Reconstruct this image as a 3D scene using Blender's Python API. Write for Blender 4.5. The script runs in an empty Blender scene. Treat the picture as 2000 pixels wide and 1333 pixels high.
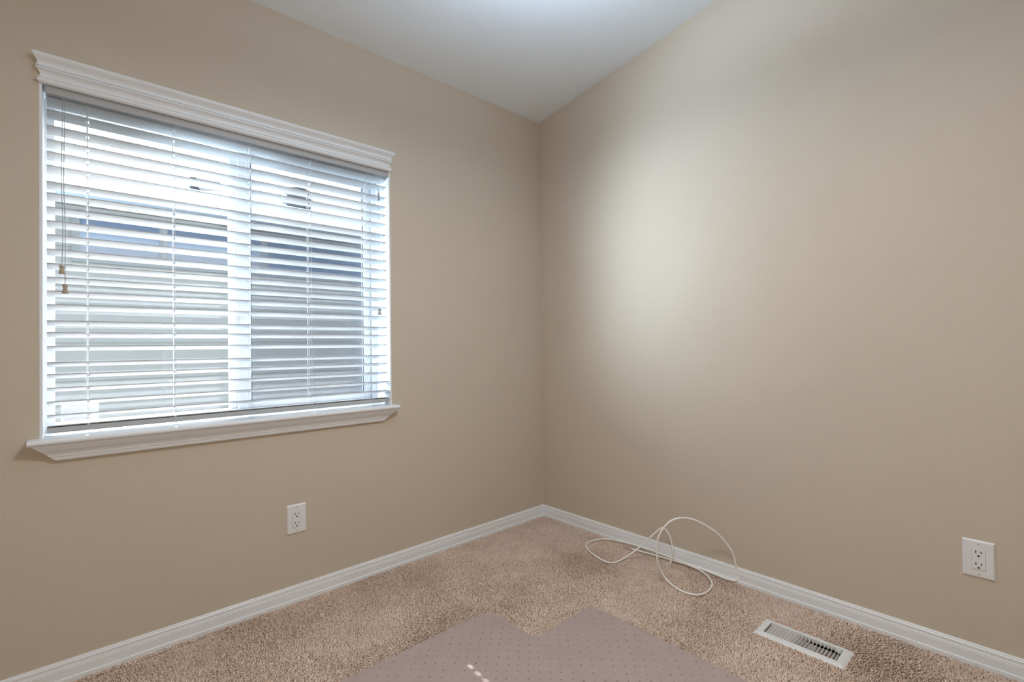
import bpy, bmesh, math, random
import numpy as np
from mathutils import Vector, Matrix

# ------------------------------------------------------------------ camera
scene = bpy.context.scene
COL = scene.collection
cam_data = bpy.data.cameras.new('camera')
cam = bpy.data.objects.new('camera', cam_data)
COL.objects.link(cam)
cam_data.sensor_width = 36.0
cam_data.lens = 951.6 * 36.0 / 2000.0
cam_data.clip_start = 0.02
cam_data.clip_end = 200
right, up, fwd = Vector((0.7398, -0.6728, -0.0111)), Vector((0.0013, -0.0151, 0.9999)), Vector((0.6729, 0.7397, 0.0103))
m = Matrix((right, up, -fwd)).transposed().to_4x4()
m.translation = Vector((-2.1757, -2.1187, 1.0487))
cam.matrix_world = m
scene.camera = cam

# ------------------------------------------------------------------ sky, sun, exposure
vs = scene.view_settings
vs.view_transform = 'Standard'
vs.look = 'None'
vs.gamma = 1.0
vs.use_curve_mapping = False
vs.exposure = 0.1
scene.cycles.use_denoising = True
scene.cycles.max_bounces = 24
scene.cycles.diffuse_bounces = 16
scene.cycles.glossy_bounces = 6
scene.cycles.transparent_max_bounces = 24
scene.cycles.transmission_bounces = 8
scene.cycles.sample_clamp_indirect = 6.0
scene.cycles.caustics_reflective = False
scene.cycles.caustics_refractive = False

SKY_STRENGTH = 2.2
SUN_STRENGTH = 38.0
SKY_FILL_STRENGTH = 72.0                               # glow added to the unseen western sky to light the right wall
SKY_FILL_DIR = Vector((-0.966, 0.26, 0.0)).normalized()
world = bpy.data.worlds.new('sky')
scene.world = world
world.use_nodes = True
wn = world.node_tree.nodes
wl = world.node_tree.links
wn.clear()
w_out = wn.new('ShaderNodeOutputWorld')
w_bg = wn.new('ShaderNodeBackground')
w_tc = wn.new('ShaderNodeTexCoord')
w_sep = wn.new('ShaderNodeSeparateXYZ')
w_ramp = wn.new('ShaderNodeValToRGB')
w_ramp.color_ramp.elements[0].position = 0.0
w_ramp.color_ramp.elements[0].color = (0.55, 0.60, 0.62, 1)
w_ramp.color_ramp.elements[1].position = 0.12
w_ramp.color_ramp.elements[1].color = (0.86, 0.93, 1.0, 1)
w_bg.inputs['Strength'].default_value = SKY_STRENGTH
wl.new(w_tc.outputs['Generated'], w_sep.inputs[0])
wl.new(w_sep.outputs['Z'], w_ramp.inputs[0])
wl.new(w_ramp.outputs[0], w_bg.inputs['Color'])
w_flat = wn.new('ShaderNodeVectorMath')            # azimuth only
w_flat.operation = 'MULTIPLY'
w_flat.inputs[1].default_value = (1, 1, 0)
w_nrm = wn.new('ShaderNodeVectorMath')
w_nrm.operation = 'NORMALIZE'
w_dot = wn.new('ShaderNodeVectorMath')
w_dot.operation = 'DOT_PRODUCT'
w_dot.inputs[1].default_value = SKY_FILL_DIR
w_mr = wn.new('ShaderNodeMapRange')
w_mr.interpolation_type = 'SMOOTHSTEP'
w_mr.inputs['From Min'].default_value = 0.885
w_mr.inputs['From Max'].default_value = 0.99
w_mr.inputs['To Max'].default_value = SKY_FILL_STRENGTH
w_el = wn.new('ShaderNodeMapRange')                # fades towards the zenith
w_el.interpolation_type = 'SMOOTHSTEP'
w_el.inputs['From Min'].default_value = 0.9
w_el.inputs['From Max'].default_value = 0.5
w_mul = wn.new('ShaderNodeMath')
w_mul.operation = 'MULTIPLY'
w_fill = wn.new('ShaderNodeBackground')
w_fill.inputs['Color'].default_value = (0.78, 0.97, 1.14, 1)
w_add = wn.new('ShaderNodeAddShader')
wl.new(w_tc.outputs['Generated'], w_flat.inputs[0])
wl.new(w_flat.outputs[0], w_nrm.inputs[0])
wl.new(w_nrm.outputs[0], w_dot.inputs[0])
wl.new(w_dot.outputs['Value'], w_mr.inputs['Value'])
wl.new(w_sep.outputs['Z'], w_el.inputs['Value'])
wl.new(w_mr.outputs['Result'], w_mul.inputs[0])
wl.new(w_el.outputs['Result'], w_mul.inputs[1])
wl.new(w_mul.outputs[0], w_fill.inputs['Strength'])
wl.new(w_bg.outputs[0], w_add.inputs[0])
wl.new(w_fill.outputs[0], w_add.inputs[1])
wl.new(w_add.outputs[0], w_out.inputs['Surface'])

sun_data = bpy.data.lights.new('sun', 'SUN')
sun_data.energy = SUN_STRENGTH
sun_data.angle = math.radians(0.6)
sun_data.color = (1.0, 0.985, 0.96)
sun = bpy.data.objects.new('sun', sun_data)
COL.objects.link(sun)
sun.location = (-1, 6, 7)
sun.rotation_euler = Vector((-0.07, -1.0, -1.0)).to_track_quat('-Z', 'Y').to_euler()

# assumed ceiling light out of frame, plus unseen fills added to brighten the room
def lamp(name, kind, loc, energy, color, radius):
    d = bpy.data.lights.new(name, kind)
    d.energy = energy
    d.color = color
    if kind == 'AREA':
        d.shape = 'DISK'
        d.size = radius * 2
    else:
        d.shadow_soft_size = radius
    o = bpy.data.objects.new(name, d)
    COL.objects.link(o)
    o.location = loc
    return o
lamp('ceiling_light', 'POINT', (-1.40, -1.50, 2.24), 5.0, (0.86, 0.96, 1.06), 0.12)  # unseen ceiling light, assumed from how the brightness falls off
lamp('upward_fill', 'AREA', (-1.05, -1.25, 2.22), 11.0, (0.70, 0.91, 1.18), 0.20).rotation_euler = (math.radians(180), 0, 0)  # added to brighten the ceiling, not a lamp of the room
lamp('downward_fill', 'AREA', (-1.35, -1.50, 2.12), 14.5, (0.97, 0.95, 0.90), 0.20)  # unseen downward fill, added for the floor and lower walls
lamp('rear_fill', 'POINT', (-2.60, -2.20, 1.40), 10.0, (0.99, 0.94, 0.86), 0.15)  # fill light added behind the camera for the walls
lamp('low_fill', 'POINT', (-2.90, -2.90, 0.85), 7.0, (0.98, 0.95, 0.90), 0.15)  # second added fill, low and unseen, lifts the floor

# ------------------------------------------------------------------ materials
def srgb(r, g, b):
    f = lambda c: c / 12.92 if c <= 0.04045 else ((c + 0.055) / 1.055) ** 2.4
    return (f(r / 255), f(g / 255), f(b / 255), 1)

def mat(name, col, rough=0.5, spec=0.3, metal=0.0, bump=None, noise=None, coat=0.0):
    """bump=(scale, strength, distance); noise=(scale, amount) mottles the colour a little"""
    M = bpy.data.materials.new(name)
    M.use_nodes = True
    nt = M.node_tree
    b = nt.nodes['Principled BSDF']
    b.inputs['Base Color'].default_value = col
    b.inputs['Roughness'].default_value = rough
    b.inputs['Specular IOR Level'].default_value = spec
    b.inputs['Metallic'].default_value = metal
    b.inputs['Coat Weight'].default_value = coat
    tc = nt.nodes.new('ShaderNodeTexCoord')
    if bump:
        n = nt.nodes.new('ShaderNodeTexNoise')
        n.inputs['Scale'].default_value = bump[0]
        n.inputs['Detail'].default_value = 3
        bp = nt.nodes.new('ShaderNodeBump')
        bp.inputs['Strength'].default_value = bump[1]
        bp.inputs['Distance'].default_value = bump[2]
        nt.links.new(tc.outputs['Object'], n.inputs['Vector'])
        nt.links.new(n.outputs['Fac'], bp.inputs['Height'])
        nt.links.new(bp.outputs['Normal'], b.inputs['Normal'])
    if noise:
        n = nt.nodes.new('ShaderNodeTexNoise')
        n.inputs['Scale'].default_value = noise[0]
        n.inputs['Detail'].default_value = 4
        mx = nt.nodes.new('ShaderNodeMix')
        mx.data_type = 'RGBA'
        mx.inputs['A'].default_value = tuple(c * (1 - noise[1]) for c in col[:3]) + (1,)
        mx.inputs['B'].default_value = tuple(min(1, c * (1 + noise[1])) for c in col[:3]) + (1,)
        nt.links.new(tc.outputs['Object'], n.inputs['Vector'])
        nt.links.new(n.outputs['Fac'], mx.inputs['Factor'])
        nt.links.new(mx.outputs['Result'], b.inputs['Base Color'])
    return M

WALL = mat('beige_wall_paint', (0.59, 0.515, 0.418, 1), 0.75, 0.2, bump=(170, 0.35, 0.0015), noise=(3, 0.015))
CEIL = mat('white_ceiling_paint', (0.80, 0.86, 0.90, 1), 0.85, 0.15, bump=(170, 0.3, 0.0015))
TRIM = mat('white_gloss_trim', (0.81, 0.84, 0.87, 1), 0.35, 0.4, noise=(5, 0.01))
SLAT = mat('white_blind_vinyl', (0.45, 0.46, 0.47, 1), 0.4, 0.35, noise=(6, 0.01))
VINYL = mat('white_window_vinyl', (0.58, 0.60, 0.63, 1), 0.4, 0.35, noise=(6, 0.01))
CORD = mat('white_cord', (0.74, 0.75, 0.77, 1), 0.8, 0.1, noise=(200, 0.05))
PULLCORD = mat('unlit_white_cord', (0.42, 0.44, 0.48, 1), 0.8, 0.1, noise=(200, 0.05))  # white cord, its unlit look put into a darker grey
TASSEL = mat('taupe_wood_tassel', srgb(176, 160, 142), 0.5, 0.3, noise=(60, 0.08))
TASSEL_GREY = mat('grey_plastic_tassel', srgb(165, 165, 160), 0.45, 0.3, noise=(60, 0.05))
GASKET = mat('dark_gasket', (0.08, 0.09, 0.11, 1), 0.7, 0.2, noise=(40, 0.1))
PLATE = mat('white_outlet_plastic', (0.78, 0.79, 0.80, 1), 0.3, 0.45, noise=(30, 0.01))
SLOT = mat('black_outlet_slot', (0.012, 0.01, 0.012, 1), 0.6, 0.2, noise=(30, 0.1))
SCREW = mat('painted_screw', (0.55, 0.56, 0.57, 1), 0.4, 0.5, metal=0.3, noise=(30, 0.05))
REGISTER = mat('white_enamel_metal', (0.76, 0.77, 0.77, 1), 0.4, 0.4, noise=(60, 0.03))
LOUVER = mat('off_white_louver_enamel', (0.62, 0.60, 0.58, 1), 0.45, 0.35, noise=(60, 0.06))
DAMPER = mat('galvanised_damper', (0.50, 0.44, 0.41, 1), 0.6, 0.4, metal=0.0, noise=(90, 0.3))
DUCT = mat('dark_duct', (0.26, 0.19, 0.16, 1), 0.8, 0.1, noise=(20, 0.2))
CABLE = mat('white_cable_jacket', (0.90, 0.89, 0.86, 1), 0.4, 0.35, noise=(20, 0.02))
CONDUCTOR = mat('tan_cable_core', srgb(205, 172, 148), 0.5, 0.3, noise=(80, 0.1))
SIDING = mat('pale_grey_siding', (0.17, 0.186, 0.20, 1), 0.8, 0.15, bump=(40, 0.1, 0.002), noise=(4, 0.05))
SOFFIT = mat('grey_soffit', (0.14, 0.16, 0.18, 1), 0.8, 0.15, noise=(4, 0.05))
FASCIA = mat('pale_gutter_enamel', (0.62, 0.66, 0.70, 1), 0.5, 0.3, noise=(5, 0.03))
SHINGLE = mat('light_grey_shingles', (0.50, 0.50, 0.52, 1), 0.9, 0.1, bump=(30, 0.4, 0.01), noise=(12, 0.15))
VENTMETAL = mat('grey_roof_vent_metal', (0.045, 0.05, 0.06, 1), 0.6, 0.3, noise=(20, 0.1))
DARKGLASS = mat('dark_house_window_glass', (0.05, 0.08, 0.14, 1), 0.1, 0.5, noise=(2, 0.2))
GROUND = mat('side_yard_gravel', (0.33, 0.32, 0.29, 1), 0.95, 0.1, bump=(60, 0.6, 0.02), noise=(50, 0.3))
PAD = mat('carpet_backing', (0.60, 0.48, 0.38, 1), 0.95, 0.05, bump=(260, 1.0, 0.004), noise=(300, 0.35))

def glass_mat():
    M = bpy.data.materials.new('clear_window_glass')
    M.use_nodes = True
    nt = M.node_tree
    nt.nodes.clear()
    o = nt.nodes.new('ShaderNodeOutputMaterial')
    t = nt.nodes.new('ShaderNodeBsdfTransparent')
    t.inputs[0].default_value = (0.93, 0.95, 0.96, 1)
    g = nt.nodes.new('ShaderNodeBsdfGlossy')
    g.inputs['Roughness'].default_value = 0.0
    lw = nt.nodes.new('ShaderNodeLayerWeight')       # thin pane: Schlick, the same from both sides
    lw.inputs['Blend'].default_value = 0.5
    pw = nt.nodes.new('ShaderNodeMath'); pw.operation = 'POWER'; pw.inputs[1].default_value = 5.0
    f = nt.nodes.new('ShaderNodeMath'); f.operation = 'MULTIPLY_ADD'
    f.inputs[1].default_value = 0.9; f.inputs[2].default_value = 0.04
    nt.links.new(lw.outputs['Facing'], pw.inputs[0])
    nt.links.new(pw.outputs[0], f.inputs[0])
    mx = nt.nodes.new('ShaderNodeMixShader')
    nt.links.new(f.outputs[0], mx.inputs[0])
    nt.links.new(t.outputs[0], mx.inputs[1])
    nt.links.new(g.outputs[0], mx.inputs[2])
    nt.links.new(mx.outputs[0], o.inputs[0])
    return M
GLASS = glass_mat()

def film_mat(name, col, opacity):
    M = bpy.data.materials.new(name)
    M.use_nodes = True
    nt = M.node_tree
    nt.nodes.clear()
    o = nt.nodes.new('ShaderNodeOutputMaterial')
    t = nt.nodes.new('ShaderNodeBsdfTransparent')
    d = nt.nodes.new('ShaderNodeBsdfDiffuse')
    d.inputs[0].default_value = col
    mx = nt.nodes.new('ShaderNodeMixShader')
    mx.inputs[0].default_value = opacity
    nt.links.new(t.outputs[0], mx.inputs[1])
    nt.links.new(d.outputs[0], mx.inputs[2])
    nt.links.new(mx.outputs[0], o.inputs[0])
    return M
SCREEN = film_mat('insect_screen_mesh', (0.10, 0.11, 0.14, 1), 0.22)
FILM = film_mat('clear_label_film', (0.8, 0.82, 0.85, 1), 0.30)
INK = mat('grey_label_ink', (0.10, 0.11, 0.14, 1), 0.7, 0.2, noise=(300, 0.2))

def carpet_mat():
    M = bpy.data.materials.new('tan_twist_carpet')
    M.use_nodes = True
    nt = M.node_tree
    b = nt.nodes['Principled BSDF']
    b.inputs['Roughness'].default_value = 0.95
    b.inputs['Specular IOR Level'].default_value = 0.05
    b.inputs['Sheen Weight'].default_value = 0.15
    a = nt.nodes.new('ShaderNodeAttribute')
    a.attribute_name = 'yarn'
    r = nt.nodes.new('ShaderNodeValToRGB')
    r.color_ramp.elements[0].color = (0.59, 0.43, 0.33, 1)
    r.color_ramp.elements[1].color = (0.97, 0.795, 0.675, 1)
    nt.links.new(a.outputs['Fac'], r.inputs[0])
    nt.links.new(r.outputs[0], b.inputs['Base Color'])
    return M
CARPET = carpet_mat()

def mat_mat():
    """mauve vinyl, a square grid of studs showing as small dark dimples"""
    M = bpy.data.materials.new('mauve_studded_vinyl')
    M.use_nodes = True
    nt = M.node_tree
    N, L = nt.nodes, nt.links
    b = N['Principled BSDF']
    b.inputs['Roughness'].default_value = 0.30
    b.inputs['Specular IOR Level'].default_value = 0.5
    tc = N.new('ShaderNodeTexCoord')
    mp = N.new('ShaderNodeMapping')
    mp.inputs['Rotation'].default_value = (0, 0, math.radians(45))
    mp.inputs['Scale'].default_value = (29, 29, 29)
    wob = N.new('ShaderNodeTexNoise')
    wob.inputs['Scale'].default_value = 30
    add = N.new('ShaderNodeVectorMath'); add.operation = 'MULTIPLY_ADD'
    add.inputs[1].default_value = (0.55, 0.55, 0)
    fr = N.new('ShaderNodeVectorMath'); fr.operation = 'FRACTION'
    sub = N.new('ShaderNodeVectorMath'); sub.operation = 'SUBTRACT'
    sub.inputs[1].default_value = (0.5, 0.5, 0)
    flat = N.new('ShaderNodeVectorMath'); flat.operation = 'MULTIPLY'
    flat.inputs[1].default_value = (1, 1, 0)
    ln = N.new('ShaderNodeVectorMath'); ln.operation = 'LENGTH'
    mr = N.new('ShaderNodeMapRange')
    mr.inputs['From Min'].default_value = 0.03
    mr.inputs['From Max'].default_value = 0.12
    mr.interpolation_type = 'SMOOTHSTEP'
    mx = N.new('ShaderNodeMix'); mx.data_type = 'RGBA'
    mx.inputs['A'].default_value = (0.22, 0.155, 0.145, 1)
    n2 = N.new('ShaderNodeTexNoise')
    n2.inputs['Scale'].default_value = 14
    n2.inputs['Detail'].default_value = 5
    m2 = N.new('ShaderNodeMix'); m2.data_type = 'RGBA'
    m2.inputs['A'].default_value = (0.40, 0.305, 0.29, 1)
    m2.inputs['B'].default_value = (0.46, 0.36, 0.345, 1)
    bp = N.new('ShaderNodeBump')
    bp.inputs['Strength'].default_value = 0.5
    bp.inputs['Distance'].default_value = 0.001
    n3 = N.new('ShaderNodeTexNoise'); n3.inputs['Scale'].default_value = 45
    hs = N.new('ShaderNodeMath'); hs.operation = 'MULTIPLY_ADD'; hs.inputs[1].default_value = 0.5
    L.new(tc.outputs['Object'], mp.inputs[0])
    L.new(tc.outputs['Object'], wob.inputs['Vector'])
    L.new(wob.outputs['Color'], add.inputs[0]); L.new(mp.outputs[0], add.inputs[2])
    L.new(add.outputs[0], fr.inputs[0]); L.new(fr.outputs[0], sub.inputs[0])
    L.new(sub.outputs[0], flat.inputs[0]); L.new(flat.outputs[0], ln.inputs[0])
    L.new(ln.outputs['Value'], mr.inputs['Value'])
    L.new(tc.outputs['Object'], n2.inputs['Vector']); L.new(n2.outputs['Fac'], m2.inputs['Factor'])
    L.new(mr.outputs['Result'], mx.inputs['Factor']); L.new(m2.outputs['Result'], mx.inputs['B'])
    L.new(mx.outputs['Result'], b.inputs['Base Color'])
    L.new(tc.outputs['Object'], n3.inputs['Vector'])
    L.new(n3.outputs['Fac'], hs.inputs[0]); L.new(mr.outputs['Result'], hs.inputs[2])
    L.new(hs.outputs[0], bp.inputs['Height']); L.new(bp.outputs['Normal'], b.inputs['Normal'])
    return M
MATVINYL = mat_mat()

# ------------------------------------------------------------------ builders
def thing(name, label, cat, loc=(0, 0, 0), group=None, kind=None):
    o = bpy.data.objects.new(name, None)
    COL.objects.link(o)
    o.location = loc
    o.empty_display_size = 0.05
    if label: o['label'] = label
    if cat: o['category'] = cat
    if group: o['group'] = group
    if kind: o['kind'] = kind
    bpy.context.view_layer.update()
    return o

def tag(o, label=None, cat=None, group=None, kind=None):
    if label: o['label'] = label
    if cat: o['category'] = cat
    if group: o['group'] = group
    if kind: o['kind'] = kind
    return o

def obj(name, bm, M, parent=None, smooth=False, bevel=0.0, seg=2, origin=None):
    """link a bmesh built in WORLD coordinates as one object; origin moves its pivot"""
    me = bpy.data.meshes.new(name)
    bmesh.ops.recalc_face_normals(bm, faces=bm.faces[:])
    if origin is None:
        vs_ = [v.co for v in bm.verts]
        lo = Vector((min(v.x for v in vs_), min(v.y for v in vs_), min(v.z for v in vs_)))
        hi = Vector((max(v.x for v in vs_), max(v.y for v in vs_), max(v.z for v in vs_)))
        origin = (lo + hi) / 2
    origin = Vector(origin)
    bmesh.ops.translate(bm, verts=bm.verts[:], vec=-origin)
    bm.to_mesh(me)
    bm.free()
    me.materials.append(M)
    if smooth:
        for p in me.polygons: p.use_smooth = True
    o = bpy.data.objects.new(name, me)
    COL.objects.link(o)
    o.location = origin
    if parent is not None:
        bpy.context.view_layer.update()
        o.parent = parent
        o.matrix_parent_inverse = parent.matrix_world.inverted()
    if bevel:
        md = o.modifiers.new('bevel', 'BEVEL')
        md.width = bevel
        md.segments = seg
        md.limit_method = 'ANGLE'
        md.angle_limit = math.radians(35)
        md.harden_normals = False
    return o

def box(bm, x0, x1, y0, y1, z0, z1):
    vs_ = [bm.verts.new((x, y, z)) for x in (x0, x1) for y in (y0, y1) for z in (z0, z1)]
    for f in ((0, 1, 3, 2), (4, 6, 7, 5), (0, 4, 5, 1), (2, 3, 7, 6), (0, 2, 6, 4), (1, 5, 7, 3)):
        bm.faces.new([vs_[i] for i in f])
    return vs_

def boxes(*bs):
    bm = bmesh.new()
    for b in bs: box(bm, *b)
    return bm

def loft(bm, rings, closed_ring=True, caps=True):
    R = [[bm.verts.new(p) for p in r] for r in rings]
    n = len(R[0])
    for a, b in zip(R, R[1:]):
        for i in range(n if closed_ring else n - 1):
            j = (i + 1) % n
            bm.faces.new((a[i], a[j], b[j], b[i]))
    if caps:
        bm.faces.new(R[0]); bm.faces.new(R[-1])
    return R

def tube(bm, pts, r, n=8, caps=True, radii=None):
    pts = [Vector(p) for p in pts]
    rings = []
    prev = None
    for i, p in enumerate(pts):
        t = (pts[min(i + 1, len(pts) - 1)] - pts[max(i - 1, 0)]).normalized()
        if prev is None:
            a = Vector((0, 0, 1)) if abs(t.z) < 0.9 else Vector((1, 0, 0))
            u = t.cross(a).normalized()
        else:
            u = (prev - t * prev.dot(t)).normalized()
        prev = u
        v = t.cross(u)
        rr = radii[i] if radii else r
        rings.append([p + (u * math.cos(2 * math.pi * k / n) + v * math.sin(2 * math.pi * k / n)) * rr for k in range(n)])
    loft(bm, rings, caps=caps)

def spline(pts, sub=6):
    """Catmull-Rom through the points"""
    P = [Vector(p) for p in pts]
    out = []
    for i in range(len(P) - 1):
        a, b, c, d = P[max(i - 1, 0)], P[i], P[i + 1], P[min(i + 2, len(P) - 1)]
        for k in range(sub):
            t = k / sub
            out.append(0.5 * ((2 * b) + (c - a) * t + (2 * a - 5 * b + 4 * c - d) * t * t + (3 * b - a - 3 * c + d) * t ** 3))
    out.append(P[-1])
    return out

def lathe(bm, cx, cy, prof, n=20):
    rings = [[(cx + r * math.cos(2 * math.pi * k / n), cy + r * math.sin(2 * math.pi * k / n), z) for k in range(n)] for r, z in prof]
    loft(bm, rings)

def extrude_profile(bm, prof, place, stations):
    loft(bm, [[place(s, a, b) for a, b in prof] for s in stations])

# ------------------------------------------------------------------ room shell
XW, YB, H, SL = -3.9, -4.2, 2.44, 0.1494          # far side wall, back wall, ceiling height at window wall, ceiling slope
WX0, WX1, WZ0, WZ1 = -2.2447, -1.031, 0.7755, 1.903   # window opening
WT = 0.20
def top(y): return H + SL * (-y)

bm = boxes((XW - 0.15, WX0, 0, WT, -0.15, H), (WX1, 0.15, 0, WT, -0.15, H),
           (WX0, WX1, 0, WT, -0.15, WZ0 - 0.017), (WX0, WX1, 0, WT, WZ1, H))
tag(obj('wall_left', bm, WALL), 'beige wall holding the window with white blinds', 'wall', kind='structure')

def side_wall(x0, x1):
    bm = bmesh.new()
    loft(bm, [[(x, 0.0, -0.15), (x, YB, -0.15), (x, YB, top(YB)), (x, 0.0, top(0))] for x in (x0, x1)])
    return bm
tag(obj('wall_right', side_wall(0.0, 0.15), WALL), 'plain beige wall with an outlet low at its far end', 'wall', kind='structure')
tag(obj('wall_side', side_wall(XW - 0.15, XW), WALL), 'beige side wall out of view', 'wall', kind='structure')
tag(obj('wall_back', boxes((XW, 0, YB - 0.15, YB, -0.15, top(YB))), WALL), 'beige wall behind the viewer', 'wall', kind='structure')
bm = bmesh.new()
loft(bm, [[(x, WT, top(WT)), (x, YB - 0.15, top(YB - 0.15)), (x, YB - 0.15, top(YB - 0.15) + 0.15), (x, WT, top(WT) + 0.15)] for x in (XW - 0.15, 0.15)])
tag(obj('ceiling', bm, CEIL), 'white sloped ceiling', 'ceiling', kind='structure')

# floor with the duct hole for the register
VX0, VX1, VY0, VY1 = -0.322, -0.224, -1.650, -1.394
FZ = -0.009
bm = boxes((XW, VX0, YB, 0, -0.15, FZ), (VX1, 0, YB, 0, -0.15, FZ), (VX0, VX1, YB, VY0, -0.15, FZ), (VX0, VX1, VY1, 0, -0.15, FZ))
floor = tag(obj('floor', bm, PAD, origin=(0, 0, 0)), 'floor covered by tan carpet', 'floor', kind='structure')

# baseboards: moulded profile (distance from wall, height)
BB = [(0, -0.008), (0.0135, -0.008), (0.0135, 0.009), (0.0125, 0.0115), (0.0100, 0.0125), (0.0095, 0.038), (0.0085, 0.041),
      (0.0090, 0.0435), (0.0075, 0.046), (0.0070, 0.053), (0.0080, 0.0545), (0.0080, 0.057), (0.0060, 0.0595), (0.0050, 0.064), (0.0035, 0.0655), (0, 0.0655)]
bm = bmesh.new()
loft(bm, [[(XW, -a, b) for a, b in BB], [(-a, -a, b) for a, b in BB]])
tag(obj('baseboard_left', bm, TRIM), 'white moulded baseboard under the window', 'baseboard', kind='structure')
bm = bmesh.new()
loft(bm, [[(-a, -a, b) for a, b in BB], [(-a, YB, b) for a, b in BB]])
tag(obj('baseboard_right', bm, TRIM), 'white moulded baseboard along the plain wall', 'baseboard', kind='structure')

# ------------------------------------------------------------------ carpet pile: short leaning twisted yarns, one object
def build_carpet():
    rng = np.random.default_rng(4)
    X0, X1, Y0, Y1 = -2.75, -0.010, -2.15, -0.010
    sp = 0.0050
    nx, ny = int((X1 - X0) / sp), int((Y1 - Y0) / sp)
    gx, gy = np.meshgrid(np.arange(nx), np.arange(ny), indexing='ij')
    x = X0 + (gx.ravel() + 0.5 + rng.uniform(-0.45, 0.45, nx * ny)) * sp
    y = Y0 + (gy.ravel() + 0.5 + rng.uniform(-0.45, 0.45, nx * ny)) * sp
    # none under the chair mat (a margin is kept) and none inside the register
    under = ((x > -1.90) & (x < -0.635) & (y < -0.885)) | ((x > -1.58) & (x < -0.957) & (y < -0.622))
    vent = (x > -0.3345) & (x < -0.2115) & (y > -1.660) & (y < -1.384)
    k = ~(under | vent)
    x, y = x[k], y[k]
    n = len(x)
    # smooth fields: which way the pile is brushed
    def field(sc, seed):
        r = np.random.default_rng(seed)
        f = np.zeros(n)
        for i in range(14):
            a = r.uniform(0, 2 * np.pi); kx = np.cos(a) * sc * r.uniform(0.5, 2.2); ky = np.sin(a) * sc * r.uniform(0.5, 2.2)
            f += np.sin(kx * x + ky * y + r.uniform(0, 6.28)) * r.uniform(0.5, 1)
        return f / 3.0
    f1, f2, f3 = field(7, 1), field(7, 2), field(22, 3)
    ang = rng.uniform(0, 2 * np.pi, n)
    lean = rng.uniform(0.001, 0.0065, n)
    lx = np.cos(ang) * lean + 0.0026 * f1
    ly = np.sin(ang) * lean + 0.0026 * f2
    hgt = rng.uniform(0.0078, 0.0106, n) + 0.0006 * f3
    # a furniture dent beside the wall below the window
    dent = (x < -1.735) & (y > -0.215) & (y < -0.040)
    hgt = np.where(dent, hgt - 0.0030, hgt)
    hgt = np.where((np.abs(y + 0.04) < 0.006) & (x < -1.735), 0.0045, hgt)
    hgt = np.where((np.abs(x + 1.735) < 0.006) & (y > -0.215) & (y < -0.04), 0.0045, hgt)
    rad = rng.uniform(0.0020, 0.0030, n)
    tw = rng.uniform(0, 2 * np.pi, n)
    V = np.zeros((n, 7, 3), dtype=np.float32)
    for j in range(3):
        a = tw + j * 2 * np.pi / 3
        V[:, j, 0] = x + np.cos(a) * rad; V[:, j, 1] = y + np.sin(a) * rad; V[:, j, 2] = FZ
        a2 = a + 0.9
        V[:, 3 + j, 0] = x + lx * 0.55 + np.cos(a2) * rad * 1.05; V[:, 3 + j, 1] = y + ly * 0.55 + np.sin(a2) * rad * 1.05
        V[:, 3 + j, 2] = FZ + hgt * 0.68 + np.cos(a2 - ang) * rad * -0.3
    V[:, 6, 0] = x + lx * 1.5; V[:, 6, 1] = y + ly * 1.5; V[:, 6, 2] = FZ + hgt
    idx = (np.arange(n) * 7)[:, None]
    quads = np.concatenate([idx + np.array(q)[None, :] for q in ((0, 1, 4, 3), (1, 2, 5, 4), (2, 0, 3, 5))], axis=0)
    tris = np.concatenate([idx + np.array(q)[None, :] for q in ((3, 4, 6), (4, 5, 6), (5, 3, 6))], axis=0)
    loops = np.concatenate([quads.ravel(), tris.ravel()]).astype(np.int32)
    starts = np.concatenate([np.arange(len(quads)) * 4, len(quads) * 4 + np.arange(len(tris)) * 3]).astype(np.int32)
    me = bpy.data.meshes.new('carpet')
    me.vertices.add(n * 7)
    me.vertices.foreach_set('co', V.ravel())
    me.loops.add(len(loops))
    me.loops.foreach_set('vertex_index', loops)
    me.polygons.add(len(starts))
    me.polygons.foreach_set('loop_start', starts)
    me.update(calc_edges=True)
    at = me.attributes.new('yarn', 'FLOAT', 'POINT')
    tone = np.clip(rng.normal(0.5, 0.22, n) + 0.08 * f3 + 0.06 * f1, 0, 1)
    at.data.foreach_set('value', np.repeat(tone, 7).astype(np.float32))
    me.shade_smooth()
    me.materials.append(CARPET)
    o = bpy.data.objects.new('carpet', me)
    COL.objects.link(o)
    return o
tag(build_carpet(), 'tan twisted pile carpet covering the floor', 'carpet', kind='stuff')

# ------------------------------------------------------------------ window 1
win = thing('window_1', 'white sliding window behind the blinds', 'window', (-1.638, 0.1, WZ0), kind='structure')
LI = 0.008
bm = boxes((WX0, WX0 + LI, -0.001, 0.13, WZ0, WZ1), (WX1 - LI, WX1, -0.001, 0.13, WZ0, WZ1), (WX0 + LI, WX1 - LI, -0.001, 0.13, WZ1 - LI, WZ1))
obj('jamb_liner', bm, TRIM, win, bevel=0.0015)
IX0, IX1, IZ0, IZ1 = WX0 + LI, WX1 - LI, WZ0, WZ1 - LI
FW = 0.026
bm = boxes((IX0, IX0 + FW, 0.13, 0.20, IZ0, IZ1), (IX1 - FW, IX1, 0.13, 0.20, IZ0, IZ1),
           (IX0 + FW, IX1 - FW, 0.13, 0.20, IZ0, IZ0 + FW), (IX0 + FW, IX1 - FW, 0.13, 0.20, IZ1 - FW, IZ1))
obj('window_frame', bm, VINYL, win, bevel=0.002)
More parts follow.
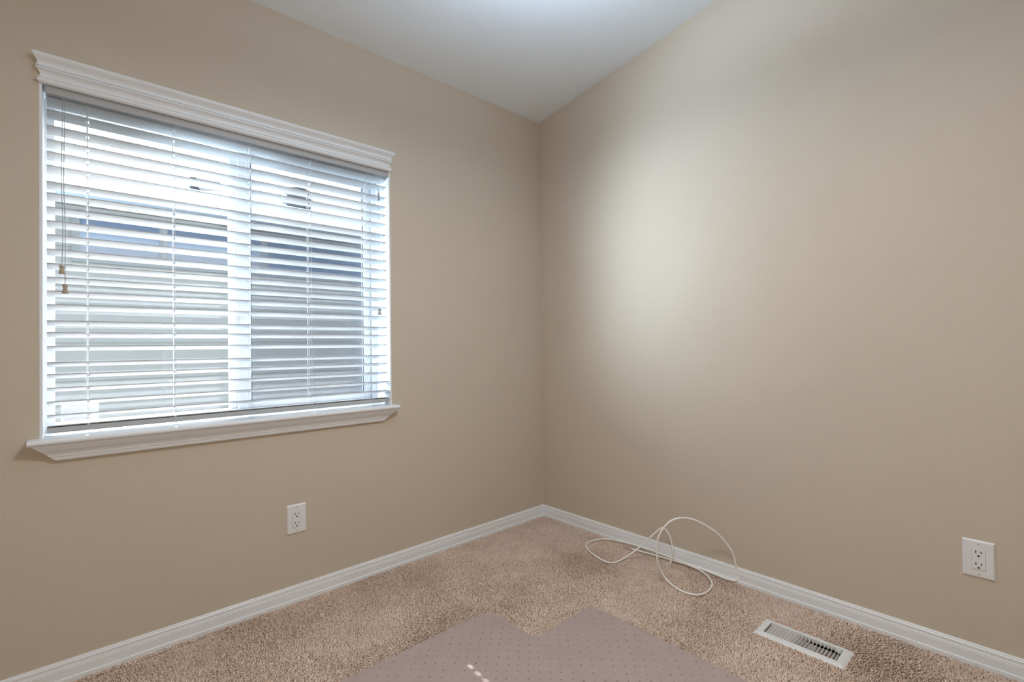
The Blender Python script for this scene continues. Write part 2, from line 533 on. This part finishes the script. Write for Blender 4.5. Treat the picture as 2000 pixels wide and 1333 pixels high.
# fixed lite and its meeting stile
bm = boxes((-1.684, -1.650, 0.153, 0.180, IZ0 + FW, IZ1 - FW))
obj('meeting_stile', bm, VINYL, win, bevel=0.002)
obj('fixed_glass', boxes((IX0 + FW - 0.004, -1.672, 0.168, 0.172, IZ0 + FW - 0.004, IZ1 - FW + 0.004)), GLASS, win)
# sliding sash
SX0, SX1, SZ0, SZ1 = -1.657, IX1 - FW, IZ0 + FW, IZ1 - FW
sash = obj('sliding_sash', boxes((SX0, SX0 + 0.050, 0.136, 0.152, SZ0, SZ1), (SX1 - 0.040, SX1, 0.142, 0.160, SZ0, SZ1),
           (SX0 + 0.050, SX1 - 0.040, 0.138, 0.158, SZ0, SZ0 + 0.030), (SX0 + 0.050, SX1 - 0.040, 0.138, 0.158, SZ1 - 0.030, SZ1)), VINYL, win, bevel=0.002)
gx0, gx1, gz0, gz1 = SX0 + 0.050, SX1 - 0.040, SZ0 + 0.030, SZ1 - 0.030
obj('glass', boxes((gx0, gx1, 0.147, 0.150, gz0, gz1)), GLASS, sash)
obj('gasket', boxes((gx0, gx0 + 0.004, 0.143, 0.1465, gz0, gz1), (gx1 - 0.006, gx1, 0.143, 0.1465, gz0, gz1)), GASKET, sash)
bm = bmesh.new()
box(bm, -1.669, -1.660, 0.128, 0.140, 1.150, 1.200)
latch = obj('sash_latch', bm, SCREW, win, bevel=0.002)
tag(latch, 'small grey latch')
bm = bmesh.new()
box(bm, gx0 - 0.02, gx1 + 0.02, 0.186, 0.1875, gz0 - 0.02, gz1 + 0.02)
tag(obj('insect_screen', bm, SCREEN, win), 'fine dark insect screen')

# header moulding: crown profile (projection, height)
HP = [(0.0, 1.8925), (0.009, 1.8925), (0.0135, 1.8960), (0.0150, 1.9000), (0.0150, 1.9030), (0.0100, 1.9045), (0.0095, 1.9080), (0.0125, 1.9092), (0.0125, 1.9115), (0.0080, 1.9125),
      (0.0060, 1.9170), (0.0065, 1.9225), (0.0095, 1.9285), (0.0140, 1.9330), (0.0175, 1.9345), (0.0180, 1.9385), (0.0120, 1.9395), (0.0118, 1.9425), (0.0170, 1.9435), (0.0170, 1.9480), (0.0125, 1.9490),
      (0.0120, 1.9525), (0.0135, 1.9570), (0.0175, 1.9630), (0.0220, 1.9680), (0.0250, 1.9730), (0.0258, 1.9775), (0.0248, 1.9812), (0.0215, 1.9840), (0.0150, 1.9850), (0.0, 1.9850)]
bm = bmesh.new()
hx0, hx1 = WX0 + 0.008, WX1 - 0.008
ret = 0.85
loft(bm, [[(hx0 - a * ret, -a, b) for a, b in HP], [(hx1 + a * ret, -a, b) for a, b in HP]])
hd = obj('header_moulding', bm, TRIM, win)
tag(hd, 'white crown moulding across the window top')
# sill board and apron
NP = [(0.13, WZ0 - 0.018), (-0.040, WZ0 - 0.018), (-0.046, WZ0 - 0.0165), (-0.0495, WZ0 - 0.013), (-0.0505, WZ0 - 0.009), (-0.0495, WZ0 - 0.005), (-0.046, WZ0 - 0.0015), (-0.040, WZ0), (0.13, WZ0)]
bm = bmesh.new()
box(bm, WX0 + LI, WX1 - LI, -0.001, 0.20, WZ0 - 0.018, WZ0)
prof = [(p[0] if p[0] < 0 else -0.0005, p[1]) for p in NP]
loft(bm, [[(x, a, b) for a, b in prof] for x in (-2.2705, -1.0133)])
obj('window_sill', bm, TRIM, win)
AP = [(0.0, 0.7575), (0.040, 0.7575), (0.0395, 0.752), (0.036, 0.747), (0.030, 0.738), (0.023, 0.730), (0.0185, 0.722), (0.0175, 0.7165), (0.0150, 0.7150), (0.0140, 0.7080), (0.0115, 0.7030), (0.0, 0.7030)]
bm = bmesh.new()
def ap_ring(side):
    r = []
    for a, b in AP:
        inset = (0.7575 - b) * 1.02
        x = (-2.262 + inset) if side < 0 else (-1.0215 - inset)
        r.append((x, -a, b))
    return r
loft(bm, [ap_ring(-1), ap_ring(1)])
obj('apron', bm, TRIM, win)

# ------------------------------------------------------------------ blind
blind = thing('window_blind', 'white two-inch horizontal slat blind hanging in the window', 'blind', (-1.638, 0.045, 1.88))
BX0, BX1 = -2.2275, -1.0435
YF = 0.018                                      # front edge of the slats
obj('headrail', boxes((BX0 - 0.002, BX1 + 0.004, 0.003, YF + 0.056, 1.868, IZ1 - 0.001)), SLAT, blind, bevel=0.002)
SZ = [1.8610, 1.8228, 1.7716, 1.7270, 1.6877, 1.6434, 1.5915, 1.5551, 1.5099, 1.4661, 1.4214, 1.3752, 1.3297, 1.2857, 1.2414, 1.1973,
      1.1462, 1.1084, 1.0642, 1.0125, 0.9744, 0.9309, 0.8870, 0.8442]
LX = [-2.1280, -1.8885, -1.6393, -1.4000, -1.1460]   # ladder positions
TILT = math.radians(16)
SD, ST = 0.050, 0.0031
def slat_mesh():
    """flat slat, hollow at the five cord holes; local origin at the middle of its front edge"""
    cx = (BX0 + BX1) / 2
    xs = [BX0 - cx]
    holes = []
    for l in LX:
        xs += [l - cx - 0.0035, l - cx + 0.0035]
        holes.append(len(xs) - 2)
    xs.append(BX1 - cx)
    ys = [0, 0.0012, 0.016, 0.034, SD - 0.0012, SD]
    bm = bmesh.new()
    grid = {}
    def crown(y): return 0.0010 * (1 - ((y / SD) * 2 - 1) ** 2)
    for i, x in enumerate(xs):
        for j, y in enumerate(ys):
            e = 0.0007 if j in (0, len(ys) - 1) else 0
            for s in (0, 1):
                z = crown(y) + (ST / 2 - e) * (1 if s else -1)
                grid[i, j, s] = bm.verts.new((x, y, z))
    hole = lambda i, j: i in holes and j == 2
    for i in range(len(xs) - 1):
        for j in range(len(ys) - 1):
            if hole(i, j):
                ring = [(i, j), (i + 1, j), (i + 1, j + 1), (i, j + 1)]
                for a, b in zip(ring, ring[1:] + ring[:1]):
                    bm.faces.new((grid[a + (0,)], grid[b + (0,)], grid[b + (1,)], grid[a + (1,)]))
            else:
                bm.faces.new([grid[a, b, 1] for a, b in ((i, j), (i + 1, j), (i + 1, j + 1), (i, j + 1))])
                bm.faces.new([grid[a, b, 0] for a, b in ((i, j), (i, j + 1), (i + 1, j + 1), (i + 1, j))])
    ni, nj = len(xs) - 1, len(ys) - 1
    for i in range(ni):
        for j in (0, nj):
            bm.faces.new((grid[i, j, 0], grid[i + 1, j, 0], grid[i + 1, j, 1], grid[i, j, 1]))
    for j in range(nj):
        for i in (0, ni):
            bm.faces.new((grid[i, j, 0], grid[i, j + 1, 0], grid[i, j + 1, 1], grid[i, j, 1]))
    bmesh.ops.recalc_face_normals(bm, faces=bm.faces[:])
    me = bpy.data.meshes.new('slat')
    bm.to_mesh(me); bm.free()
    me.materials.append(SLAT)
    return me
slat_me = slat_mesh()
bpy.context.view_layer.update()
rnd = random.Random(2)
binv = blind.matrix_world.inverted()
ALLZ = SZ + [0.8095]
for k, z in enumerate(ALLZ):
    s = bpy.data.objects.new('slat', slat_me)
    COL.objects.link(s)
    s.parent = blind
    s.matrix_parent_inverse = binv
    s.location = ((BX0 + BX1) / 2, YF, z)
    s.rotation_euler = (-TILT, 0, 0)
# bottom rail, tilted like the slats, rounded ends
def tilt_pt(x, d, h, z0, a=math.radians(3)):
    return (x, YF + d * math.cos(a) + h * math.sin(a), z0 - d * math.sin(a) + h * math.cos(a))
RZ = 0.8055
prof = [(0, -0.0035), (0.003, -0.0008), (0.045, -0.0008), (0.048, -0.0035), (0.048, -0.0140), (0.045, -0.0170), (0.003, -0.0185), (0, -0.0155)]
bm = bmesh.new()
rings = []
for x, k in ((BX0 - 0.001, 0.7), (BX0 + 0.003, 1), (BX1 - 0.003, 1), (BX1 + 0.001, 0.7)):
    rings.append([tilt_pt(x, 0.025 + (d - 0.025) * (1 if k == 1 else 0.97), -0.0095 + (h + 0.0095) * k, RZ) for d, h in prof])
loft(bm, rings)
obj('bottom_rail', bm, SLAT, blind)
# ladders: front and back cords, rungs, and the lift cord through the slats
ct, st_ = math.cos(TILT), math.sin(TILT)
for l in LX:
    bm = bmesh.new()
    tube(bm, [(l, YF - 0.0012, 1.872), (l + 0.0005, YF - 0.0012, 1.30), (l, YF - 0.0012, 0.802)], 0.0006, 5)
    tube(bm, [(l, YF + SD * ct + 0.0012, 1.872), (l, YF + SD * ct + 0.0012, 0.785)], 0.0009, 5)
    for z in ALLZ:
        tube(bm, [(l + 0.0055, YF - 0.001, z - 0.0022), (l + 0.0055, YF + SD * ct + 0.001, z - SD * st_ - 0.0022)], 0.0004, 4)
    obj('ladder_cord', bm, CORD, blind)
    bm = bmesh.new()
    tube(bm, [(l - 0.0022, YF + 0.025 * ct, 1.872), (l - 0.0022, YF + 0.025 * ct, 0.795)], 0.0008, 5)
    obj('lift_cord', bm, CORD, blind)
    # knotted loop end of the ladder curling out under the rail
    bm = bmesh.new()
    z = 0.828
    tube(bm, spline([(l, YF - 0.0015, z), (l + 0.012, YF - 0.008, z - 0.006), (l + 0.022, YF - 0.012, z - 0.018), (l + 0.014, YF - 0.010, z - 0.030),
                     (l + 0.002, YF - 0.006, z - 0.042), (l - 0.008, YF - 0.001, z - 0.048)], 5), 0.0007, 5)
    obj('cord_tail', bm, CORD, blind)

def tassel_prof(z1, z0, r):
    h = z1 - z0
    return [(r * 0.25, z1), (r * 0.82, z1 - 0.02 * h), (r * 0.88, z1 - 0.10 * h), (r * 0.70, z1 - 0.26 * h), (r * 0.62, z1 - 0.45 * h), (r * 0.70, z1 - 0.64 * h),
            (r * 0.92, z1 - 0.80 * h), (r * 1.0, z1 - 0.90 * h), (r * 0.93, z0), (r * 0.3, z0)]
YC = YF - 0.010
for x, xb, z1, z0 in ((-2.1895, -2.1920, 1.3240, 1.2965), (-2.1840, -2.1843, 1.2640, 1.2335)):
    bm = bmesh.new()
    tube(bm, spline([(x, YC + 0.006, 1.880), (x, YC, 1.855), (x - 0.003, YC, 1.60), (x, YC, 1.45), (xb, YC, z1 - 0.002)], 6), 0.0010, 5)
    c = obj('pull_cord', bm, PULLCORD, blind)
    bm = bmesh.new()
    lathe(bm, xb, YC, tassel_prof(z1, z0, 0.0085))
    obj('tassel', bm, TASSEL, c, smooth=True)
xt = -1.0875
bm = bmesh.new()
for dx in (-0.0042, 0.0042):
    tube(bm, spline([(xt + dx, YC + 0.006, 1.880), (xt + dx, YC, 1.86), (xt + dx * 0.4, YC, 1.80), (xt, YC, 1.775)], 5), 0.0009, 5)
tube(bm, [(xt, YC, 1.76), (xt + 0.001, YC, 1.50), (xt, YC, 1.232)], 0.0009, 5)
tc = obj('tilt_cord', bm, PULLCORD, blind)
bm = bmesh.new()
lathe(bm, xt, YC, [(0.002, 1.7850), (0.0052, 1.7835), (0.0052, 1.7480), (0.002, 1.7465)], 14)
obj('cord_connector', bm, mat('grey_cord_connector', srgb(150, 156, 165), 0.4, 0.4, noise=(30, 0.05)), tc, smooth=False)
bm = bmesh.new()
lathe(bm, xt, YC, tassel_prof(1.2330, 1.2030, 0.0105))
obj('tassel', bm, TASSEL_GREY, tc, smooth=True)

# ------------------------------------------------------------------ label stuck on the fixed glass
lab = thing('warning_label', 'small clear printed label stuck low on the glass behind the blind', 'label', (-2.147, 0.166, 0.83))
obj('label_film', boxes((-2.1965, -2.0965, 0.1672, 0.1678, 0.7995, 0.8660)), FILM, lab)
bm = bmesh.new()
b0 = 0.0008
for (x0, x1, z0, z1) in ((-2.1945, -2.0985, 0.801, 0.8645), (-2.1215, -2.1003, 0.803, 0.8225)):
    for q in ((x0, x1, z0, z0 + b0), (x0, x1, z1 - b0, z1), (x0, x0 + b0, z0, z1), (x1 - b0, x1, z0, z1)):
        box(bm, q[0], q[1], 0.1668, 0.1671, q[2], q[3])
obj('border', bm, INK, lab)
bm = bmesh.new()
z = 0.8475
rl = random.Random(5)
while z > 0.806:
    x = -2.191
    xe = -2.102 if z > 0.826 else -2.125
    while x < xe - 0.004:
        w = rl.uniform(0.002, 0.008)
        box(bm, x, min(x + w, xe), 0.1668, 0.1671, z, z + 0.0011)
        x += w + 0.0012
    z -= 0.0028
obj('fine_print', bm, INK, lab)
fc = bpy.data.curves.new('heading', 'FONT')
fc.body = 'EMERGENCY'
fc.size = 0.0095
fc.extrude = 0.0001
fc.align_x = 'CENTER'
ft = bpy.data.objects.new('heading_text', fc)
COL.objects.link(ft)
bpy.context.view_layer.update()
hme = bpy.data.meshes.new_from_object(ft.evaluated_get(bpy.context.evaluated_depsgraph_get()))
bpy.data.objects.remove(ft)
bpy.data.curves.remove(fc)
hme.materials.clear()
hme.materials.append(INK)
fo = bpy.data.objects.new('heading', hme)
COL.objects.link(fo)
fo.location = (-2.147, 0.1670, 0.8530)
fo.rotation_euler = (math.radians(90), 0, 0)
fo.parent = lab
fo.matrix_parent_inverse = lab.matrix_world.inverted()

# ------------------------------------------------------------------ outlets
def outlet(label, origin, udir, ndir):
    """u along the wall, n out of the wall, z up; plate 79 x 120 mm"""
    u, n, z = Vector(udir), Vector(ndir), Vector((0, 0, 1))
    o = Vector(origin)
    P = lambda a, b, c: o + u * a + n * b + z * c
    t = thing('electrical_outlet', label, 'outlet', origin, group='wall outlets')
    W, Ht = 0.0775, 0.1195
    def slab(bm, a0, a1, n0, n1, c0, c1, r=0.0):
        lo = [(a0, c0), (a1, c0), (a1, c1), (a0, c1)]
        hi = [(a0 + r, c0 + r), (a1 - r, c0 + r), (a1 - r, c1 - r), (a0 + r, c1 - r)]
        loft(bm, [[P(a, n0, c) for a, c in lo], [P(a, n1 * 0.35 + n0 * 0.65, c) for a, c in lo], [P(a, n1, c) for a, c in hi]])
    bm = bmesh.new()
    slab(bm, -W / 2, W / 2, 0, 0.0060, -Ht / 2, Ht / 2, 0.0045)
    obj('cover_plate', bm, PLATE, t)
    # thin dark gap round the receptacle, then the receptacle itself
    bm = bmesh.new()
    slab(bm, -0.0172, 0.0172, 0.0050, 0.0062, -0.0342, 0.0342)
    obj('seam', bm, SCREW, t)
    bm = bmesh.new()
    slab(bm, -0.0166, 0.0166, 0.0050, 0.0078, -0.0335, 0.0335, 0.0008)
    rec = obj('receptacle', bm, PLATE, t)
    for cz in (0.0190, -0.0190):
        for a, w, h in ((-0.0064, 0.0026, 0.0086), (0.0064, 0.0024, 0.0070)):
            bm = bmesh.new()
            slab(bm, a - w / 2, a + w / 2, 0.0070, 0.0080, cz + 0.0040 - h / 2, cz + 0.0040 + h / 2)
            obj('blade_slot', bm, SLOT, rec)
        bm = bmesh.new()
        ring = [(0.0031 * math.cos(q), max(-0.0022, 0.0029 * math.sin(q))) for q in [2 * math.pi * i / 18 for i in range(18)]]
        loft(bm, [[P(a, d, cz - 0.0082 + c) for a, c in ring] for d in (0.0070, 0.0080)])
        obj('ground_hole', bm, SLOT, rec)
    for cz in (0.0484, -0.0484):
        bm = bmesh.new()
        ring = [(0.0030 * math.cos(2 * math.pi * i / 16), 0.0030 * math.sin(2 * math.pi * i / 16)) for i in range(16)]
        loft(bm, [[P(a * k, d, cz + c * k) for a, c in ring] for d, k in ((0.0055, 1), (0.0066, 1), (0.0071, 0.6))])
        obj('screw', bm, SCREW, t)
    return t
outlet('white double socket on the beige wall below the window', (-1.4751, 0, 0.3392), (1, 0, 0), (0, -1, 0))
outlet('white double socket on the plain wall above the floor vent', (0, -1.9582, 0.3435), (0, -1, 0), (-1, 0, 0))

# ------------------------------------------------------------------ floor register
reg = thing('floor_register', 'white metal floor vent set in the carpet near the plain wall', 'vent', (-0.273, -1.522, 0.0))
bm = bmesh.new()
ox0, ox1, oy0, oy1 = -0.3385, -0.2075, -1.6640, -1.3800
ix0, ix1, iy0, iy1 = -0.3130, -0.2330, -1.6370, -1.4080
rings = []
for (a0, a1, c0, c1, z) in ((ox0, ox1, oy0, oy1, -0.0070), (ox0, ox1, oy0, oy1, -0.0040), (ox0 + 0.010, ox1 - 0.010, oy0 + 0.010, oy1 - 0.010, 0.0022),
                            (ix0, ix1, iy0, iy1, 0.0032), (ix0, ix1, iy0, iy1, -0.0100)):
    rings.append([(a0, c0, z), (a1, c0, z), (a1, c1, z), (a0, c1, z)])
loft(bm, rings, caps=False)
obj('frame', bm, REGISTER, reg)
NL = 20
for k in range(NL):
    y = iy1 - 0.011 - (iy1 - iy0 - 0.020) * k / (NL - 1)
    ang = math.radians(48 - 78 * min(1, max(0, (k - 6) / 8)))
    bm = bmesh.new()
    hw = 0.0046
    dy, dz = math.sin(ang) * hw, math.cos(ang) * hw
    th = 0.0006
    ring = [(-dy - th, -dz), (-dy + th, -dz), (dy * 0.6 + th, dz * 0.7), (dy + th * 2, dz), (dy - th, dz), (dy * 0.6 - th, dz * 0.7)]
    loft(bm, [[(x, y + a, -0.0035 + b) for a, b in ring] for x in (ix0, ix1)])
    obj('louver', bm, LOUVER, reg)
bm = bmesh.new()
box(bm, ix0 + 0.002, ix1 - 0.002, iy0 + 0.004, iy1 - 0.004, -0.019, -0.017)
obj('damper', bm, DAMPER, reg)
bm = bmesh.new()
box(bm, -0.252, -0.246, iy0 + 0.003, iy0 + 0.016, -0.004, 0.0075)
obj('lever', bm, REGISTER, reg, bevel=0.001)
bm = bmesh.new()
rings = [[(VX0, VY0, z), (VX1, VY0, z), (VX1, VY1, z), (VX0, VY1, z)] for z in (-0.010, -0.149)]
loft(bm, rings, caps=False)
b2 = [bm.verts.new((VX0, VY0, -0.149)), bm.verts.new((VX1, VY0, -0.149)), bm.verts.new((VX1, VY1, -0.149)), bm.verts.new((VX0, VY1, -0.149))]
bm.faces.new(b2)
obj('duct', bm, DUCT, reg)

# ------------------------------------------------------------------ cable on the floor
CP = [(-0.048, -0.890, -0.006), (-0.048, -0.890, 0.004), (-0.041, -0.893, 0.035), (-0.036, -0.892, 0.073), (-0.039, -0.883, 0.120), (-0.047, -0.869, 0.150), (-0.061, -0.851, 0.161), (-0.079, -0.829, 0.138),
      (-0.102, -0.800, 0.102), (-0.140, -0.752, 0.044), (-0.174, -0.715, 0.008), (-0.225, -0.708, 0.004), (-0.252, -0.698, 0.004), (-0.263, -0.672, 0.004), (-0.255, -0.617, 0.004),
      (-0.227, -0.544, 0.004), (-0.196, -0.496, 0.004), (-0.157, -0.471, 0.004), (-0.099, -0.470, 0.004), (-0.046, -0.497, 0.004), (-0.026, -0.560, 0.008), (-0.021, -0.640, 0.014),
      (-0.020, -0.750, 0.017), (-0.020, -0.850, 0.016), (-0.020, -0.950, 0.014), (-0.021, -1.052, 0.010), (-0.022, -1.122, 0.007), (-0.020, -1.166, 0.006), (-0.014, -1.186, 0.012), (-0.009, -1.193, 0.028),
      (-0.010, -1.190, 0.055), (-0.013, -1.181, 0.083), (-0.018, -1.178, 0.112), (-0.033, -1.164, 0.156), (-0.072, -1.128, 0.217), (-0.113, -1.091, 0.255), (-0.146, -1.061, 0.276),
      (-0.179, -1.031, 0.285), (-0.212, -1.000, 0.277), (-0.237, -0.977, 0.252), (-0.253, -0.961, 0.221), (-0.263, -0.951, 0.183), (-0.266, -0.948, 0.144), (-0.263, -0.950, 0.097),
      (-0.249, -0.961, 0.047), (-0.240, -0.988, 0.012), (-0.257, -1.044, 0.004), (-0.258, -1.094, 0.004), (-0.235, -1.127, 0.004), (-0.190, -1.138, 0.004), (-0.130, -1.130, 0.004),
      (-0.087, -1.107, 0.004), (-0.046, -1.060, 0.006), (-0.030, -1.010, 0.010), (-0.029, -0.955, 0.012), (-0.030, -0.890, 0.010), (-0.033, -0.818, 0.007), (-0.043, -0.729, 0.005), (-0.051, -0.677, 0.004)]
cable = thing('loose_cable', 'white coaxial cable coming up through the carpet and looping against the baseboard', 'cable', (-0.048, -0.89, 0.0))
bm = bmesh.new()
tube(bm, spline(CP, 8), 0.0040, 10)
obj('jacket', bm, CABLE, cable, smooth=True)
bm = bmesh.new()
tube(bm, [(-0.051, -0.680, 0.004), (-0.0505, -0.655, 0.004), (-0.050, -0.634, 0.0035)], 0.0028, 8)
tag(obj('stripped_end', bm, CONDUCTOR, cable, smooth=True), 'tan stripped end')

# ------------------------------------------------------------------ chair mat
def arc(cx, cy, r, a0, a1, n=10):
    return [(cx + r * math.cos(math.radians(a0 + (a1 - a0) * i / n)), cy + r * math.sin(math.radians(a0 + (a1 - a0) * i / n))) for i in range(n + 1)]
outline = []
r1, r2 = 0.034, 0.036
outline += arc(-0.943 - r1, -0.608 - r1, r1, 90, 0)
outline += arc(-0.943 + r2, -0.868 + r2, r2, 180, 270)
outline += arc(-0.621 - r1, -0.868 - r1, r1, 90, 0)
outline += arc(-0.621 - r1, -2.06 + r1, r1, 0, -90)
outline += arc(-1.915 + r1, -2.06 + r1, r1, 270, 180)
outline += arc(-1.915 + r1, -0.868 - r1, r1, 180, 90)
outline += arc(-1.593 - r2, -0.868 + r2, r2, 270, 360)
outline += arc(-1.593 + r1, -0.608 - r1, r1, 180, 90)
bm = bmesh.new()
def inset_ring(z, d):
    n = len(outline); out = []
    for i in range(n):
        p, q = Vector(outline[i - 1]), Vector(outline[(i + 1) % n])
        t = (q - p).normalized()
        nrm = Vector((t.y, -t.x))
        c = Vector(outline[i]) + nrm * d
        out.append((c.x, c.y, z))
    return out
loft(bm, [inset_ring(-0.0015, 0), inset_ring(0.0012, 0), inset_ring(0.0030, 0.004)])
tag(obj('chair_mat', bm, MATVINYL, origin=(-1.268, -1.3, 0.0)), 'mauve studded vinyl chair mat with a stepped front edge lying on the carpet', 'mat')

# ------------------------------------------------------------------ neighbouring house seen through the blind
house = thing('neighbour_house', 'pale grey sided house with gutter and roof outside the window', 'house', (-1.5, 3.2, -0.5))
HX0, HX1 = -2.9, 9.0
bm = bmesh.new()
z, lap = -0.6, 0.156
while z < 2.25:
    z1 = min(z + lap, 2.255)
    loft(bm, [[(x, 3.200, z), (x, 3.186, z), (x, 3.198, z1), (x, 3.215, z1)] for x in (HX0, HX1)])
    z += lap
obj('siding', bm, SIDING, house)
bm = bmesh.new()
box(bm, HX0, HX1, 2.86, 3.20, 2.255, 2.270)
obj('soffit', bm, SOFFIT, house)
bm = bmesh.new()
box(bm, HX0, HX1, 3.150, 3.190, 2.195, 2.215)
obj('frieze_trim', bm, SIDING, house)
gp = [(2.86, 2.262), (2.80, 2.262), (2.785, 2.285), (2.775, 2.325), (2.765, 2.345), (2.765, 2.352), (2.86, 2.352)]
bm = bmesh.new()
loft(bm, [[(x, a, b) for a, b in gp] for x in (HX0, HX1)])
obj('gutter', bm, FASCIA, house)
rs = 0.417
bm = bmesh.new()
rp = [(2.80, 2.352), (7.0, 2.352 + 4.2 * rs), (11.2, 2.352), (11.2, 2.30), (7.0, 2.30 + 4.2 * rs), (2.80, 2.335)]
loft(bm, [[(x, a, b) for a, b in rp] for x in (HX0 - 0.3, HX1 + 0.3)])
obj('roof', bm, SHINGLE, house)
bm = bmesh.new()
box(bm, HX0, HX1, 3.22, 10.8, -0.6, 2.28)
obj('house_body', bm, SIDING, house)
for (x, y) in ((-1.19, 3.46), (-0.31, 3.46)):
    zz = 2.352 + (y - 2.8) * rs
    bm = bmesh.new()
    box(bm, x - 0.13, x + 0.13, y - 0.10, y + 0.16, zz - 0.03, zz + 0.080)
    obj('roof_vent', bm, VENTMETAL, house, bevel=0.01)
bm = bmesh.new()
zz = 2.352 + (4.42 - 2.8) * rs
lathe(bm, 0.03, 4.42, [(0.05, zz - 0.1), (0.05, zz), (0.14, zz), (0.17, zz + 0.03), (0.14, zz + 0.08), (0.03, zz + 0.10)], 18)
obj('vent_cap', bm, VENTMETAL, house)
# wide dark house window
nx0, nx1, nz0, nz1 = -2.16, 0.55, 1.775, 2.17
bm = boxes((nx0, nx0 + 0.05, 3.165, 3.20, nz0, nz1), (nx1 - 0.05, nx1, 3.165, 3.20, nz0, nz1), (nx0 + 0.05, nx1 - 0.05, 3.165, 3.20, nz1 - 0.03, nz1),
           (nx0 + 0.05, nx1 - 0.05, 3.165, 3.20, nz0, nz0 + 0.03), (nx0 + 0.05, nx1 - 0.05, 3.165, 3.20, 2.04, 2.06), (-1.58, -1.52, 3.165, 3.20, nz0 + 0.03, nz1 - 0.03), (-0.75, -0.69, 3.165, 3.20, nz0 + 0.03, nz1 - 0.03))
hw = obj('house_window', bm, SOFFIT, house)
obj('pane', boxes((nx0 + 0.05, nx1 - 0.05, 3.172, 3.185, nz0 + 0.03, nz1 - 0.03)), DARKGLASS, hw)
bm = bmesh.new()
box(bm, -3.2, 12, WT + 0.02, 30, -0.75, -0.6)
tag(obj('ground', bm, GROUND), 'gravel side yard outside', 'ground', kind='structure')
